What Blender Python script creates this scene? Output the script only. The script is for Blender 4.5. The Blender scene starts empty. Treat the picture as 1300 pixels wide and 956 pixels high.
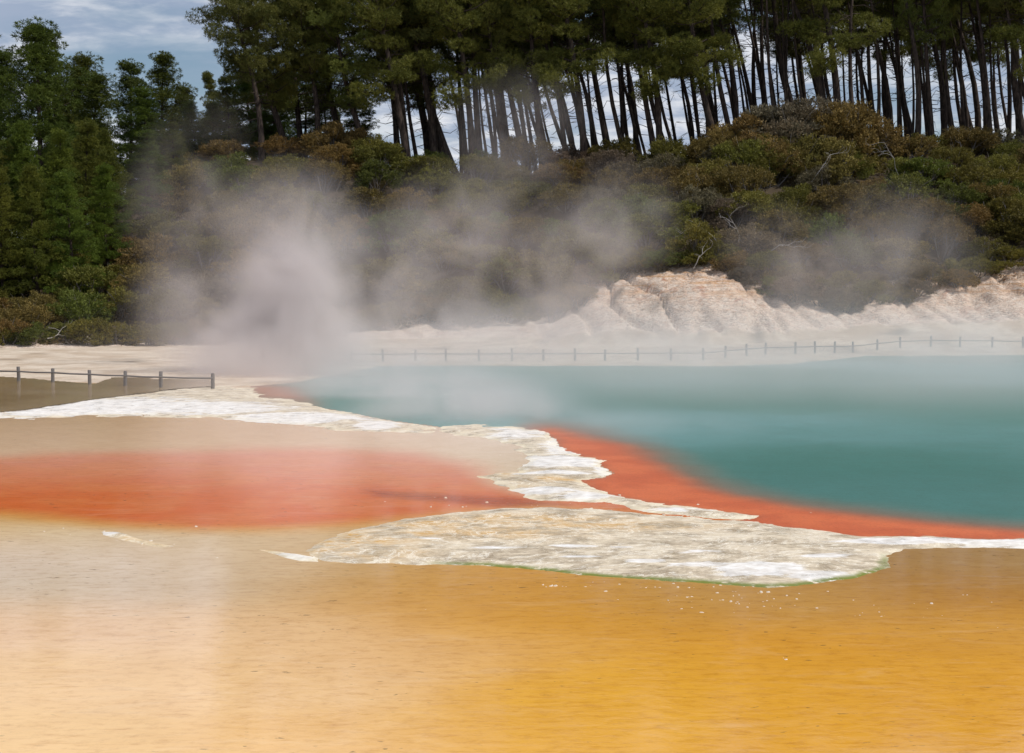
import bpy, math, random
import numpy as np
from mathutils import Vector, Matrix
random.seed(7); RNG = np.random.default_rng(7)
R = math.radians
C = bpy.context.scene.collection
sc = bpy.context.scene

# ------------------------------------------------------------------ camera, sky, sun, exposure
FPX, CAM_H, PITCH, HOR = 1800.0, 5.3, math.atan(112 / 1800.0), 366.0
cam = bpy.data.objects.new('camera', bpy.data.cameras.new('camera')); C.objects.link(cam)
cam.location = (0, 0, CAM_H); cam.rotation_euler = (R(90) - PITCH, 0, 0)
cam.data.sensor_width = 36; cam.data.lens = FPX * 36 / 1300
cam.data.clip_start = 0.2; cam.data.clip_end = 12000
sc.camera = cam
SUN_EL, SUN_AZ = R(56), R(108)          # azimuth measured clockwise from +Y (away from the camera)
sd_ = Vector((math.sin(SUN_AZ) * math.cos(SUN_EL), math.cos(SUN_AZ) * math.cos(SUN_EL), math.sin(SUN_EL)))
sun = bpy.data.objects.new('sun', bpy.data.lights.new('sun', 'SUN')); C.objects.link(sun)
sun.data.energy = 3.0; sun.data.angle = R(0.53); sun.data.color = (1.0, 0.955, 0.88)
sun.rotation_euler = sd_.to_track_quat('Z', 'Y').to_euler()
world = bpy.data.worlds.new('World'); sc.world = world; world.use_nodes = True
sc.view_settings.view_transform = 'Standard'; sc.view_settings.look = 'None'
sc.view_settings.exposure = 0.0; sc.view_settings.gamma = 1.0; sc.view_settings.use_curve_mapping = False
sc.cycles.max_bounces = 6; sc.cycles.diffuse_bounces = 2; sc.cycles.glossy_bounces = 2
sc.cycles.transmission_bounces = 2; sc.cycles.volume_bounces = 2; sc.cycles.transparent_max_bounces = 8
sc.cycles.volume_step_rate = 1.0; sc.cycles.volume_max_steps = 256
sc.cycles.use_denoising = True


class NT:
    """small wrapper for building node trees"""
    def __init__(self, tree): self.t = tree; self.n = tree.nodes; self.l = tree.links
    def new(self, typ, **kw):
        nd = self.n.new(typ)
        for k, v in kw.items(): setattr(nd, k, v)
        return nd
    def set(self, nd, key, v):
        s = nd.inputs[key]
        if isinstance(v, bpy.types.NodeSocket): self.l.new(v, s)
        else: s.default_value = v
    def math(self, op, a, b=0.0, c=None, clamp=False):
        nd = self.new('ShaderNodeMath', operation=op, use_clamp=clamp)
        self.set(nd, 0, a); self.set(nd, 1, b)
        if c is not None: self.set(nd, 2, c)
        return nd.outputs[0]
    def mix(self, f, a, b, blend='MIX'):
        nd = self.new('ShaderNodeMix', data_type='RGBA', blend_type=blend)
        self.set(nd, 0, f)
        for i, v in ((6, a), (7, b)):
            if isinstance(v, tuple) and len(v) == 3: v = (*v, 1)
            self.set(nd, i, v)
        return nd.outputs[2]
    def noise(self, vec, scale, detail=4, rough=0.55, dist=0.0, out=0):
        nd = self.new('ShaderNodeTexNoise')
        if vec is not None: self.set(nd, 'Vector', vec)
        self.set(nd, 'Scale', scale); self.set(nd, 'Detail', detail)
        self.set(nd, 'Roughness', rough); self.set(nd, 'Distortion', dist)
        return nd.outputs[out]
    def ramp(self, v, lo, hi, a=0.0, b=1.0):
        nd = self.new('ShaderNodeMapRange', interpolation_type='SMOOTHSTEP')
        self.set(nd, 0, v); self.set(nd, 1, lo); self.set(nd, 2, hi); self.set(nd, 3, a); self.set(nd, 4, b)
        return nd.outputs[0]
    def scale(self, vec, s):
        nd = self.new('ShaderNodeMapping'); self.set(nd, 0, vec); nd.inputs['Scale'].default_value = s
        return nd.outputs[0]
    def attr(self, name, out='Fac'):
        nd = self.new('ShaderNodeAttribute', attribute_name=name)
        return nd.outputs[out]
    def pos(self): return self.new('ShaderNodeNewGeometry').outputs['Position']


def sky_world():
    w = NT(world.node_tree); w.n.clear()
    out = w.new('ShaderNodeOutputWorld'); bg = w.new('ShaderNodeBackground')
    sky = w.new('ShaderNodeTexSky', sky_type='NISHITA')
    sky.sun_disc = False; sky.sun_elevation = SUN_EL; sky.sun_rotation = SUN_AZ
    sky.air_density = 1.0; sky.dust_density = 0.6; sky.ozone_density = 1.5
    co = w.new('ShaderNodeTexCoord').outputs['Generated']
    sep = w.new('ShaderNodeSeparateXYZ'); w.set(sep, 0, co)
    den = w.math('ADD', w.math('MAXIMUM', sep.outputs[2], 0.0), 0.10)      # flat cloud deck seen in perspective
    cx = w.math('DIVIDE', sep.outputs[0], den); cy = w.math('DIVIDE', sep.outputs[1], den)
    comb = w.new('ShaderNodeCombineXYZ'); w.set(comb, 0, cx); w.set(comb, 1, cy); w.set(comb, 2, 0.37)
    n1 = w.noise(comb.outputs[0], 1.15, 6, 0.55, 0.25)
    cl = w.ramp(n1, 0.30, 0.54)
    n2 = w.noise(comb.outputs[0], 3.4, 6, 0.6, 0.35)
    shade = w.ramp(n2, 0.42, 0.66)
    ccol = w.mix(shade, (4.4, 5.2, 6.8), (9.8, 9.9, 10.4))
    c = w.mix(w.math('MULTIPLY', cl, 0.88), sky.outputs[0], ccol)
    w.l.new(c, bg.inputs[0]); bg.inputs[1].default_value = 0.085
    w.l.new(bg.outputs[0], out.inputs[0])
sky_world()


# ------------------------------------------------------------------ helpers
def lin(r, g, b):
    f = lambda c: (c / 255 / 12.92) if c / 255 <= 0.04045 else ((c / 255 + 0.055) / 1.055) ** 2.4
    return (f(r), f(g), f(b))

def ground_at(px, py, z=0.0):
    """point on the level z seen at a photograph position (exact projection)"""
    px = np.asarray(px, float); py = np.asarray(py, float)
    xc = (px - 650) / FPX; yc = -(py - 478) / FPX
    cp, sp = math.cos(PITCH), math.sin(PITCH)
    dy = cp + yc * sp; dz = -sp + yc * cp
    t = (z - CAM_H) / dz
    return xc * t, dy * t

def photo_pos(x, y, z=0.0):
    cp, sp = math.cos(PITCH), math.sin(PITCH)
    zz = z - CAM_H
    dep = y * cp - zz * sp; up = y * sp + zz * cp
    return 650 + FPX * x / dep, 478 - FPX * up / dep

def z_at(py, D):
    """height that shows at photo row py when D metres away"""
    return CAM_H + D * math.tan(math.atan((478 - py) / FPX) - PITCH)

def _hash(ix, iy, iz=0):
    h = (ix.astype(np.int64) * 374761393 + iy.astype(np.int64) * 668265263 + iz * 1274126177) & 0xffffffff
    h = ((h ^ (h >> 13)) * 1274126177) & 0xffffffff
    h = h ^ (h >> 16)
    return (h & 0xffff) / 65535.0

def vnoise(x, y, s=0):
    x = np.asarray(x, float); y = np.asarray(y, float)
    ix = np.floor(x); iy = np.floor(y); fx = x - ix; fy = y - iy
    fx = fx * fx * (3 - 2 * fx); fy = fy * fy * (3 - 2 * fy)
    a = _hash(ix, iy, s); b = _hash(ix + 1, iy, s); c = _hash(ix, iy + 1, s); d = _hash(ix + 1, iy + 1, s)
    return a + (b - a) * fx + (c - a) * fy + (a - b - c + d) * fx * fy

def fbm(x, y, octv=4, s=0, gain=0.5):
    t = 0; a = 1; n = 0
    for k in range(octv):
        t = t + a * vnoise(x * 2 ** k + 17.3 * k, y * 2 ** k - 9.1 * k, s + k); n += a; a *= gain
    return t / n

def sstep(x, a, b):
    t = np.clip((x - a) / (b - a), 0, 1); return t * t * (3 - 2 * t)

KY = 4.0   # rows are foreshortened: weigh them more in distances
def sdist(px, py, poly):
    """signed distance (inside > 0) to a closed outline, in sideways photo pixels"""
    px = px.ravel(); py = py.ravel() * KY
    P = np.array(poly, float); P[:, 1] *= KY
    best = np.full(px.shape, 1e18); ins = np.zeros(px.shape, bool)
    n = len(P)
    for i in range(n):
        x0, y0 = P[i]; x1, y1 = P[(i + 1) % n]
        dx, dy = x1 - x0, y1 - y0
        t = np.clip(((px - x0) * dx + (py - y0) * dy) / (dx * dx + dy * dy + 1e-9), 0, 1)
        d = (px - x0 - t * dx) ** 2 + (py - y0 - t * dy) ** 2
        best = np.minimum(best, d)
        if y0 != y1:
            c = ((y0 > py) != (y1 > py)) & (px < (x1 - x0) * (py - y0) / (y1 - y0) + x0)
            ins ^= c
    return np.where(ins, 1, -1) * np.sqrt(best)

def tag(o, label=None, cat=None, group=None, kind=None):
    if label: o['label'] = label
    if cat: o['category'] = cat
    if group: o['group'] = group
    if kind: o['kind'] = kind
    return o

def link(name, me, parent=None):
    o = bpy.data.objects.new(name, me); C.objects.link(o)
    if parent: o.parent = parent
    return o

def empty(name, loc=(0, 0, 0), rz=0):
    o = bpy.data.objects.new(name, None); C.objects.link(o)
    o.location = loc; o.rotation_euler = (0, 0, rz); o.empty_display_size = 0.3
    return o

def copy_tree(o, parent=None):
    c = o.copy(); C.objects.link(c); c.parent = parent
    for ch in o.children: copy_tree(ch, c)
    return c

def mesh_from(name, V, F, mat=None, smooth=False, attrs=None):
    V = np.ascontiguousarray(V, np.float32); F = np.ascontiguousarray(F, np.int32)
    me = bpy.data.meshes.new(name)
    k = F.shape[1]
    me.vertices.add(len(V)); me.vertices.foreach_set('co', V.ravel())
    me.loops.add(F.size); me.loops.foreach_set('vertex_index', F.ravel())
    me.polygons.add(len(F)); me.polygons.foreach_set('loop_start', np.arange(0, F.size, k, dtype=np.int32))
    me.update(calc_edges=True)
    if smooth: me.polygons.foreach_set('use_smooth', np.ones(len(F), bool))
    for an, (typ, val) in (attrs or {}).items():
        a = me.attributes.new(an, typ, 'POINT')
        if typ == 'FLOAT': a.data.foreach_set('value', np.ascontiguousarray(val, np.float32).ravel())
        else:
            col = np.ones((len(V), 4), np.float32); col[:, :3] = val
            a.data.foreach_set('color', col.ravel())
    if mat: me.materials.append(mat)
    me.validate()
    return me

def grid_faces(nr, nc, keep=None):
    i = np.arange(nr * nc).reshape(nr, nc)
    F = np.stack([i[:-1, :-1], i[:-1, 1:], i[1:, 1:], i[1:, :-1]], -1).reshape(-1, 4)
    if keep is not None:
        k = keep.reshape(nr, nc)
        m = (k[:-1, :-1] | k[:-1, 1:] | k[1:, 1:] | k[1:, :-1]).ravel()
        F = F[m]
    return F

def compact(V, F, attrs):
    used = np.unique(F); mp = np.full(len(V), -1); mp[used] = np.arange(len(used))
    return V[used], mp[F], {k: (t, v[used]) for k, (t, v) in attrs.items()}

def material(name):
    m = bpy.data.materials.new(name); m.use_nodes = True
    t = NT(m.node_tree); b = t.n['Principled BSDF']
    return m, t, b


# ------------------------------------------------------------------ terrain
def tab(px, pts):
    return np.interp(px, [p[0] for p in pts], [p[1] for p in pts])
SHORE = [(-600, 92), (0, 82), (110, 79), (200, 77), (320, 76), (380, 80), (430, 88), (480, 95.5), (600, 97), (900, 96),
         (1000, 99), (1060, 105), (1100, 110.5), (1300, 112.5), (1700, 112), (2200, 60)]
TOE = [(-600, 110), (0, 114), (250, 120), (450, 128), (600, 129), (750, 122), (900, 116), (1100, 120), (1300, 122), (2200, 120)]
TOE_Z = [(-600, .4), (450, .45), (750, .5), (900, .6), (1000, .9), (1100, 1.5), (1300, 1.6), (2200, 1.6)]
BANK_Y = [(0, 440), (120, 438), (250, 432), (450, 418), (560, 408), (700, 398), (740, 368), (790, 352), (880, 342), (940, 345), (965, 356),
          (1000, 368), (1060, 374), (1110, 368), (1160, 362), (1230, 357), (1260, 343), (1300, 336), (1500, 336)]
BANK_W = [(0, 3), (450, 5), (600, 7), (740, 13), (900, 16), (1000, 12), (1100, 12), (1300, 15)]
RIDGE_Y = [(-600, 300), (0, 285), (100, 270), (170, 220), (250, 190), (350, 172), (450, 172), (520, 190), (650, 196), (750, 186),
           (850, 182), (900, 172), (1000, 160), (1100, 168), (1300, 170), (1600, 170), (2200, 230)]
RIDGE_D = 165.0
def terrain(x, y):
    """height and how bare (0..1) the hillside is"""
    x = np.asarray(x, float); y = np.asarray(y, float)
    s = np.clip(x / np.maximum(y, 12) * FPX + 650, -3000, 4500)
    wob = (fbm(x / 9, y / 9, 3, 5) - 0.5) * 5
    Ds = tab(s, SHORE) + (fbm(x / 4, y / 4, 4, 9) - .5) * 2.0
    Dt = tab(s, TOE) + wob; zt = tab(s, TOE_Z)
    Db = Dt + tab(s, BANK_W); zb = CAM_H + Db * (HOR - tab(s, BANK_Y)) / FPX
    zb = np.maximum(zb, zt + 0.3)
    zr = CAM_H + RIDGE_D * (HOR - tab(s, RIDGE_Y)) / FPX - 2.6
    zr = np.maximum(zr, zb + 2)
    h = np.where(y < Ds, -0.07, 0.0)
    a = sstep(y, Ds - .6, Ds + 1.2); h = -0.07 + a * 0.13
    f = np.clip((y - Ds) / np.maximum(Dt - Ds, 1), 0, 1); h = h + f ** 1.6 * (zt - 0.06)
    g = np.clip((y - Dt) / np.maximum(Db - Dt, 1), 0, 1); gs = g ** 0.8
    h = h + gs * (zb - zt)
    q = np.clip((y - Db) / np.maximum(RIDGE_D - Db, 1), 0, 1); h = h + q * (zr - zb)
    e = sstep(y, 205, 420); h = h * (1 - e) + e * (zr * .35 + 2)
    steep = sstep(g, 0.02, .25) * (1 - sstep(q, 0.0, .06))
    rough = (fbm(x / 2.2, y / 5.0, 5, 21, .6) - .5) * 1.5 + (fbm(x / .6, y / .8, 4, 33, .6) - .5) * .6
    h = h + steep * rough * np.clip((zb - zt) / 4, .2, 1) * (.25 + .75 * sstep(g, .25, .9))
    gull = np.abs(fbm(x / 3.1 + y * .05, y / 14, 3, 71) - .5)
    h = h - steep * np.clip(.10 - gull, 0, 1) * 9 * np.clip((zb - zt) / 6, 0, 1)
    h = h + (fbm(x / 6, y / 6, 4, 40) - .5) * 1.2 * q + f * (fbm(x / 3, y / 3, 3, 44) - .5) * .12
    bare = 1 - sstep(q + (fbm(x / 3, y / 3, 3, 60) - .5) * .12, .015, .07)
    return h, bare, steep

def terrain_z(x, y): return float(terrain(np.array([x]), np.array([y]))[0][0])

def build_ground():
    cols = np.concatenate([np.linspace(-3000, -420, 30), np.arange(-400, 1704, 3.5), np.linspace(1720, 4500, 30)])
    rows = np.concatenate([np.array([1.5, 5, 12, 25, 40, 55, 68]), np.arange(72, 150, .45), np.arange(150, 210, 1.6),
                           np.array([215, 230, 250, 280, 320, 380, 460, 700, 1500, 4000, 9000])])
    S, D = np.meshgrid(cols, rows)
    X = (S - 650) / FPX * np.maximum(D, 30); Y = D
    h, bare, steep = terrain(X, Y)
    V = np.stack([X, Y, h], -1).reshape(-1, 3)
    m, t, b = material('ground')
    p = t.pos(); bareA = t.attr('bare'); st = t.attr('steep')
    n1 = t.noise(p, .35, 6, .6); n2 = t.noise(p, 1.6, 6, .65); n3 = t.noise(t.scale(p, (1, 1, 3.0)), 2.4, 5, .7, .5)
    flat = t.mix(t.ramp(n1, .35, .65), lin(184, 164, 142), lin(212, 197, 178))
    flat = t.mix(t.math('MULTIPLY', t.ramp(n2, .5, .72), .45), flat, lin(158, 134, 110))
    bank = t.mix(t.ramp(n2, .35, .62), lin(240, 222, 204), lin(228, 200, 176))
    bank = t.mix(t.math('MULTIPLY', t.ramp(n3, .52, .66), .8), bank, lin(205, 150, 105))
    bank = t.mix(t.math('MULTIPLY', t.ramp(t.noise(p, .55, 5, .6, .8), .56, .70), .7), bank, lin(182, 118, 84))
    bank = t.mix(t.math('MULTIPLY', t.ramp(n3, .42, .30), .6), bank, lin(244, 238, 230))
    sg = t.new('ShaderNodeSeparateXYZ'); t.set(sg, 0, p)
    strat = t.noise(t.scale(p, (.12, .12, 2.6)), 1.0, 5, .6, .5)
    up = t.ramp(sg.outputs[2], 2.2, 6.0)
    bank = t.mix(t.math('MULTIPLY', t.math('MULTIPLY', t.ramp(strat, .50, .60), up), .65), bank, lin(208, 158, 108))
    bank = t.mix(t.math('MULTIPLY', t.math('SUBTRACT', 1.0, up), .5), bank, lin(236, 222, 208))
    crk = t.ramp(t.math('ABSOLUTE', t.math('SUBTRACT', t.noise(t.scale(p, (1, 1, 2.2)), .9, 8, .68, 1.0), .5)), .022, .003)
    bank = t.mix(t.math('MULTIPLY', crk, .7), bank, lin(112, 74, 50))
    c = t.mix(t.ramp(st, .2, .7), flat, bank)
    soil = t.mix(n2, (.055, .04, .025), (.10, .075, .05))
    c = t.mix(bareA, soil, c)
    t.l.new(c, b.inputs['Base Color']); b.inputs['Roughness'].default_value = .95
    b.inputs['Specular IOR Level'].default_value = .15
    bp = t.new('ShaderNodeBump'); t.set(bp, 'Strength', .9)
    t.set(bp, 'Distance', t.math('MULTIPLY_ADD', st, .30, .02))
    t.set(bp, 'Height', t.math('ADD', t.math('MULTIPLY', n3, 1.0), t.math('MULTIPLY', t.noise(p, 6, 4, .7), .4)))
    t.l.new(bp.outputs[0], b.inputs['Normal'])
    o = link('ground', mesh_from('ground', V, grid_faces(len(rows), len(cols)), m, True,
             {'bare': ('FLOAT', bare.ravel()), 'steep': ('FLOAT', steep.ravel())}))
    tag(o, 'pale mineral flats rising to a bare cream bank and scrubby hillside', 'ground', kind='structure')
build_ground()


# ------------------------------------------------------------------ outlines of the hot spring, in photo positions on the level z = 0
RED = [(-500, 588), (0, 582), (60, 577), (200, 573), (330, 569), (440, 570), (530, 576), (590, 588), (618, 606), (650, 622), (690, 633),
       (770, 633), (830, 640), (930, 654), (940, 662), (860, 656), (760, 646), (690, 641), (620, 646), (560, 651), (500, 656), (430, 663), (350, 668), (260, 669),
       (170, 665), (90, 657), (0, 650), (-500, 640)]
BAND = [(-600, 538), (-200, 530), (0, 520), (45, 516), (95, 508), (130, 503), (182, 498), (205, 494), (235, 491), (290, 490), (322, 493), (334, 503), (372, 508),
        (430, 521), (500, 534), (545, 541), (560, 545), (545, 548), (520, 549), (505, 549), (430, 545), (380, 539), (330, 536), (270, 531), (190, 528), (100, 528), (0, 531), (-200, 541), (-600, 560)]
PENIN = [(560, 541), (600, 540), (650, 542), (690, 548), (706, 556), (722, 575), (745, 581), (775, 585), (762, 589), (780, 601), (768, 607),
         (738, 610), (752, 618), (772, 628), (830, 639), (900, 647), (965, 655), (952, 660), (905, 658), (862, 654), (800, 647), (770, 636), (700, 636), (672, 633),
         (645, 622), (628, 612), (612, 605), (630, 600), (655, 599), (664, 592), (668, 578), (652, 565), (610, 555), (560, 550)]
LOWER = [(392, 700), (400, 692), (445, 674), (500, 661), (570, 651), (640, 646), (700, 643), (770, 648), (850, 656), (930, 661), (1000, 669), (1090, 681), (1200, 682),
         (1300, 684), (1500, 692), (1900, 708), (1900, 722), (1500, 702), (1300, 695), (1215, 695), (1150, 699), (1128, 706), (1128, 720), (1085, 734), (1030, 742), (975, 746),
         (900, 741), (840, 738), (760, 731), (690, 724), (620, 719), (560, 717), (500, 716), (440, 716), (412, 713), (398, 707)]
ISLE = [(325, 697), (350, 699), (380, 703), (405, 708), (404, 713), (380, 713), (360, 708), (340, 702)]
ISLE2 = [(128, 675), (150, 676), (175, 684), (205, 690), (222, 694), (200, 695), (170, 689), (140, 682)]
POOL = [(318, 494), (334, 504), (372, 508), (430, 521), (500, 534), (560, 541), (600, 541), (650, 543), (690, 549), (706, 557), (722, 576), (745, 582),
        (762, 589), (780, 601), (768, 607), (738, 610), (752, 619), (772, 629), (830, 640), (900, 648), (965, 656), (930, 663), (1000, 671), (1090, 683), (1200, 684), (1300, 686),
        (1500, 694), (1900, 712), (2600, 640), (2600, 430), (1300, 426), (1100, 430), (900, 440), (600, 440), (440, 450), (330, 478)]
MARGIN = [(318, 494), (334, 504), (372, 508), (430, 521), (500, 534), (560, 541), (600, 541), (650, 543), (690, 549), (706, 557), (722, 576), (745, 582),
          (762, 589), (780, 601), (768, 607), (738, 610), (752, 619), (772, 629), (830, 640), (900, 648), (965, 656), (930, 663), (1000, 671), (1090, 683), (1200, 684), (1300, 686),
          (1500, 694), (1900, 712), (1900, 700), (1500, 685), (1300, 677), (1200, 667), (1100, 657), (1000, 644), (930, 632), (880, 617), (850, 600), (810, 582),
          (780, 568), (740, 556), (700, 546), (650, 542), (560, 540), (500, 532), (430, 517), (380, 500), (350, 492), (320, 488), (300, 488)]
BROWN = [(-600, 500), (0, 478), (60, 483), (120, 488), (160, 474), (215, 472), (262, 476), (272, 490), (235, 492), (205, 495), (182, 499), (130, 505), (95, 510), (45, 518), (0, 523), (-600, 545)]

def sheet_grid(px0, px1, py0, py1, dpx, dpy, z=0.0):
    cols = np.arange(px0, px1 + dpx, dpx); rows = np.arange(py0, py1 + dpy, dpy)
    S, Q = np.meshgrid(cols, rows)
    X, Y = ground_at(S, Q, z)
    return S, Q, X, Y

def blend_points(S, Q, pts, sx=110., sy=22.):
    W = np.zeros(S.shape); A = np.zeros(S.shape + (3,))
    for (a, b, c) in pts:
        w = np.exp(-(((S - a) / sx) ** 2 + ((Q - b) / sy) ** 2) / 2) + 1e-9
        d = (np.abs(S - a) / sx + np.abs(Q - b) / sy); w = w + 1e-3 / (1 + d ** 3)
        W += w; A += w[..., None] * np.array(lin(*c))
    return A / W[..., None]

def water_material(name, rough, ripple, spec=0.5, dashes=False, ripple_scale=3.0, grain=False):
    m, t, b = material(name)
    p = t.pos(); col = t.attr('bed', 'Color')
    n = t.noise(p, .9, 6, .62, .4)
    col = t.mix(t.ramp(n, .3, .7, 0.0, .30), col, t.mix(1.0, col, (.80, .72, .62), 'MULTIPLY'))
    n2 = t.noise(t.scale(p, (.45, 1.5, 1)), 1.1, 8, .72, .9)
    if dashes: col = t.mix(t.ramp(n2, .50, .72, 0, .22), col, t.mix(.4, col, (.95, .86, .70)))
    if dashes:
        d = t.noise(t.scale(p, (.5, 1.1, 1)), 7.5, 4, .6, .2)
        msk = t.ramp(d, .64, .70)
        zone = t.ramp(t.noise(p, .25, 2), .42, .56)
        col = t.mix(t.math('MULTIPLY', t.math('MULTIPLY', msk, zone), .75), col, (.12, .085, .04))
        s = t.noise(t.scale(p, (.35, 1.5, 1)), 4.5, 7, .75)
        col = t.mix(t.ramp(s, .5, .68, 0, .42), col, t.mix(1.0, col, (.66, .52, .36), 'MULTIPLY'))
    gg = t.noise(t.scale(p, (.7, 1, 1)), 5, 7, .75)
    col = t.mix(t.ramp(gg, .48, .66, 0, .32), col, t.mix(1.0, col, (.66, .56, .46), 'MULTIPLY'))
    if grain:
        g = t.noise(p, 14, 3, .7)
        col = t.mix(t.ramp(g, .45, .7, 0, .35), col, t.mix(1.0, col, (.45, .38, .35), 'MULTIPLY'))
    t.l.new(col, b.inputs['Base Color'])
    b.inputs['Roughness'].default_value = rough; b.inputs['IOR'].default_value = 1.33
    b.inputs['Specular IOR Level'].default_value = spec
    bp = t.new('ShaderNodeBump'); t.set(bp, 'Strength', 1.0); t.set(bp, 'Distance', ripple)
    t.set(bp, 'Height', t.noise(t.scale(p, (.6, 1.0, 1)), ripple_scale, 5, .65, .4))
    t.l.new(bp.outputs[0], b.inputs['Normal'])
    return m

def build_shallow():
    S, Q, X, Y = sheet_grid(-900, 2200, 455, 960, 4.0, 1.5)
    # stretch the last rows towards and past the camera
    wob = (fbm(X / 3.0, Y / 3.0, 5, 3) - .5)
    pts = [(0, 535, (222, 182, 132)), (250, 537, (218, 172, 112)), (420, 548, (228, 190, 148)), (100, 556, (238, 204, 168)), (350, 557, (240, 204, 168)), (550, 560, (242, 210, 176)),
           (600, 582, (240, 212, 176)), (500, 566, (240, 192, 158)), (620, 600, (240, 216, 178)), (650, 570, (226, 210, 190)),
           (0, 662, (236, 192, 124)), (120, 672, (238, 208, 158)), (300, 676, (238, 210, 168)), (440, 664, (240, 212, 166)), (400, 684, (206, 162, 96)), (470, 676, (204, 158, 90)),
           (40, 700, (240, 220, 204)), (200, 700, (242, 222, 204)), (320, 690, (238, 216, 184)), (300, 715, (228, 200, 166)),
           (60, 740, (220, 200, 176)), (250, 740, (216, 190, 158)), (450, 728, (206, 168, 108)), (380, 693, (206, 164, 100)),
           (80, 790, (238, 198, 156)), (300, 800, (240, 200, 152)), (500, 760, (226, 176, 112)), (500, 830, (238, 194, 142)),
           (100, 860, (240, 198, 142)), (300, 870, (240, 198, 144)), (100, 940, (240, 198, 138)), (400, 940, (238, 190, 124)),
           (560, 735, (214, 152, 58)), (650, 750, (214, 152, 50)), (650, 820, (226, 170, 88)), (700, 790, (222, 158, 48)),
           (760, 860, (230, 170, 60)), (850, 770, (212, 152, 62)), (900, 850, (226, 164, 54)), (1000, 760, (206, 156, 82)),
           (1000, 820, (220, 156, 56)), (1150, 715, (170, 128, 72)), (1250, 705, (184, 150, 100)), (1200, 745, (190, 134, 60)), (1250, 800, (216, 158, 70)), (1150, 860, (224, 162, 56)),
           (1300, 860, (222, 160, 60)), (700, 940, (230, 170, 60)), (1100, 940, (224, 162, 54)), (900, 750, (190, 150, 90)), (1000, 650, (196, 90, 40)), (1300, 640, (196, 90, 40))]
    col = blend_points(S, Q, pts)  # bed colours, with sky reflection painted in as the paler left foreground
    sd = sdist(S, Q, RED).reshape(S.shape)
    sdn = sd + wob * 34
    topness = sstep(Q, 566, 640)
    red = np.array(lin(236, 156, 124)) * (1 - topness)[..., None] + np.array(lin(228, 114, 56)) * topness[..., None]  # steam veil painted into the colour: the upper red is paler and pinker
    k = sstep(sdn, -40, 34)
    mot = sstep(fbm(X * .8, Y * .8, 5, 87), .35, .65)[..., None]; red = red * (1 - mot * .3) + np.array(lin(236, 150, 92)) * mot * .3
    fr = sstep(sdn, -70, -5) * sstep(Q, 630, 650) * .75           # yellow algae fringe below the red bed
    yel = np.array(lin(226, 160, 60))
    col = col * (1 - fr)[..., None] + yel * fr[..., None]
    col = col * (1 - k)[..., None] + red * k[..., None]
    # darker submerged tongue in the red bed
    tong = sdist(S, Q, [(465, 622), (560, 628), (650, 632), (720, 641), (640, 643), (560, 637), (480, 630)]).reshape(S.shape) + wob * 30
    kt = sstep(tong, -18, 14) * .5
    col = col * (1 - kt)[..., None] + np.array(lin(140, 48, 34)) * kt[..., None]
    near = np.array([[-14, 2.0], [14, 2.0]])
    V = np.stack([X, Y, np.zeros_like(X)], -1)
    # one more row close under the camera
    last = V[-1].copy(); last[:, 1] = 1.0; last[:, 0] *= .9
    V = np.concatenate([V, last[None]], 0); col = np.concatenate([col, col[-1:]], 0)
    lf = V[:, :1].copy(); lf[..., 0] -= 60; rt = V[:, -1:].copy(); rt[..., 0] += 60      # wide margins left and right
    V = np.concatenate([lf, V, rt], 1); col = np.concatenate([col[:, :1], col, col[:, -1:]], 1)
    nr, nc = V.shape[0] - 1, V.shape[1]
    m = water_material('shallow_water', .07, .0035, .40, dashes=True, ripple_scale=5.0)
    o = link('shallow_water', mesh_from('shallow_water', V.reshape(-1, 3), grid_faces(nr + 1, nc), m, True, {'bed': ('FLOAT_COLOR', col.reshape(-1, 3))}))
    tag(o, 'thin sheet of clear water over orange, tan and golden mineral flats', 'water', kind='structure')
build_shallow()

def clipped_sheet(name, poly, px0, px1, py0, py1, dpx, dpy, z, colfun, mat, amp, label, seed):
    S, Q, X, Y = sheet_grid(px0, px1, py0, py1, dpx, dpy, z)
    wob = (fbm(X / 1.6, Y / 1.6, 5, seed) - .5)
    sd = sdist(S, Q, poly).reshape(S.shape) + wob * amp
    V = np.stack([X, Y, np.full_like(X, z)], -1).reshape(-1, 3)
    F = grid_faces(*S.shape, keep=(sd > 0).ravel())
    V, F, A = compact(V, F, {'bed': ('FLOAT_COLOR', colfun(S, Q, X, Y).reshape(-1, 3))})
    o = link(name, mesh_from(name, V, F, mat, True, A))
    return tag(o, label, 'water', kind='structure')

def pool_col(S, Q, X, Y):
    wob = (fbm(X / 2.5, Y / 2.5, 5, 13) - .5); big = (fbm(X / 14, Y / 14, 4, 15) - .5)
    sd = sdist(S, Q, MARGIN).reshape(S.shape)
    teal = np.array(lin(102, 148, 148)) * np.ones(S.shape + (1,))
    k = sstep(big, -.22, .22)[..., None]
    teal = teal * (1 - k) + np.array(lin(70, 124, 114)) * k  # both teals lightened and greyed, putting pool mist into the colour
    wpx = np.maximum(sstep(S, 640, 705), .45 * (1 - sstep(S, 360, 430)))[..., None]
    dp = (sstep(Q + wob * 20, 520, 620) * sstep(S, 700, 1000))[..., None]      # the deep water of the near right side
    teal = teal * (1 - dp * .75) + np.array(lin(54, 108, 98)) * dp * .75
    mid = sstep(sd + wob * 30, -85, 6)[..., None] * wpx
    c = teal * (1 - mid) + np.array(lin(140, 104, 80)) * mid
    k = sstep(sd + wob * 26, -34, 20)[..., None] * wpx
    red = np.array(lin(214, 112, 66)) * np.ones(S.shape + (1,))
    mot = sstep(fbm(X * 1.2, Y * 1.2, 5, 88), .35, .65)[..., None]; red = red * (1 - mot * .35) + np.array(lin(176, 70, 36)) * mot * .35
    return c * (1 - k) + red * k
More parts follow.
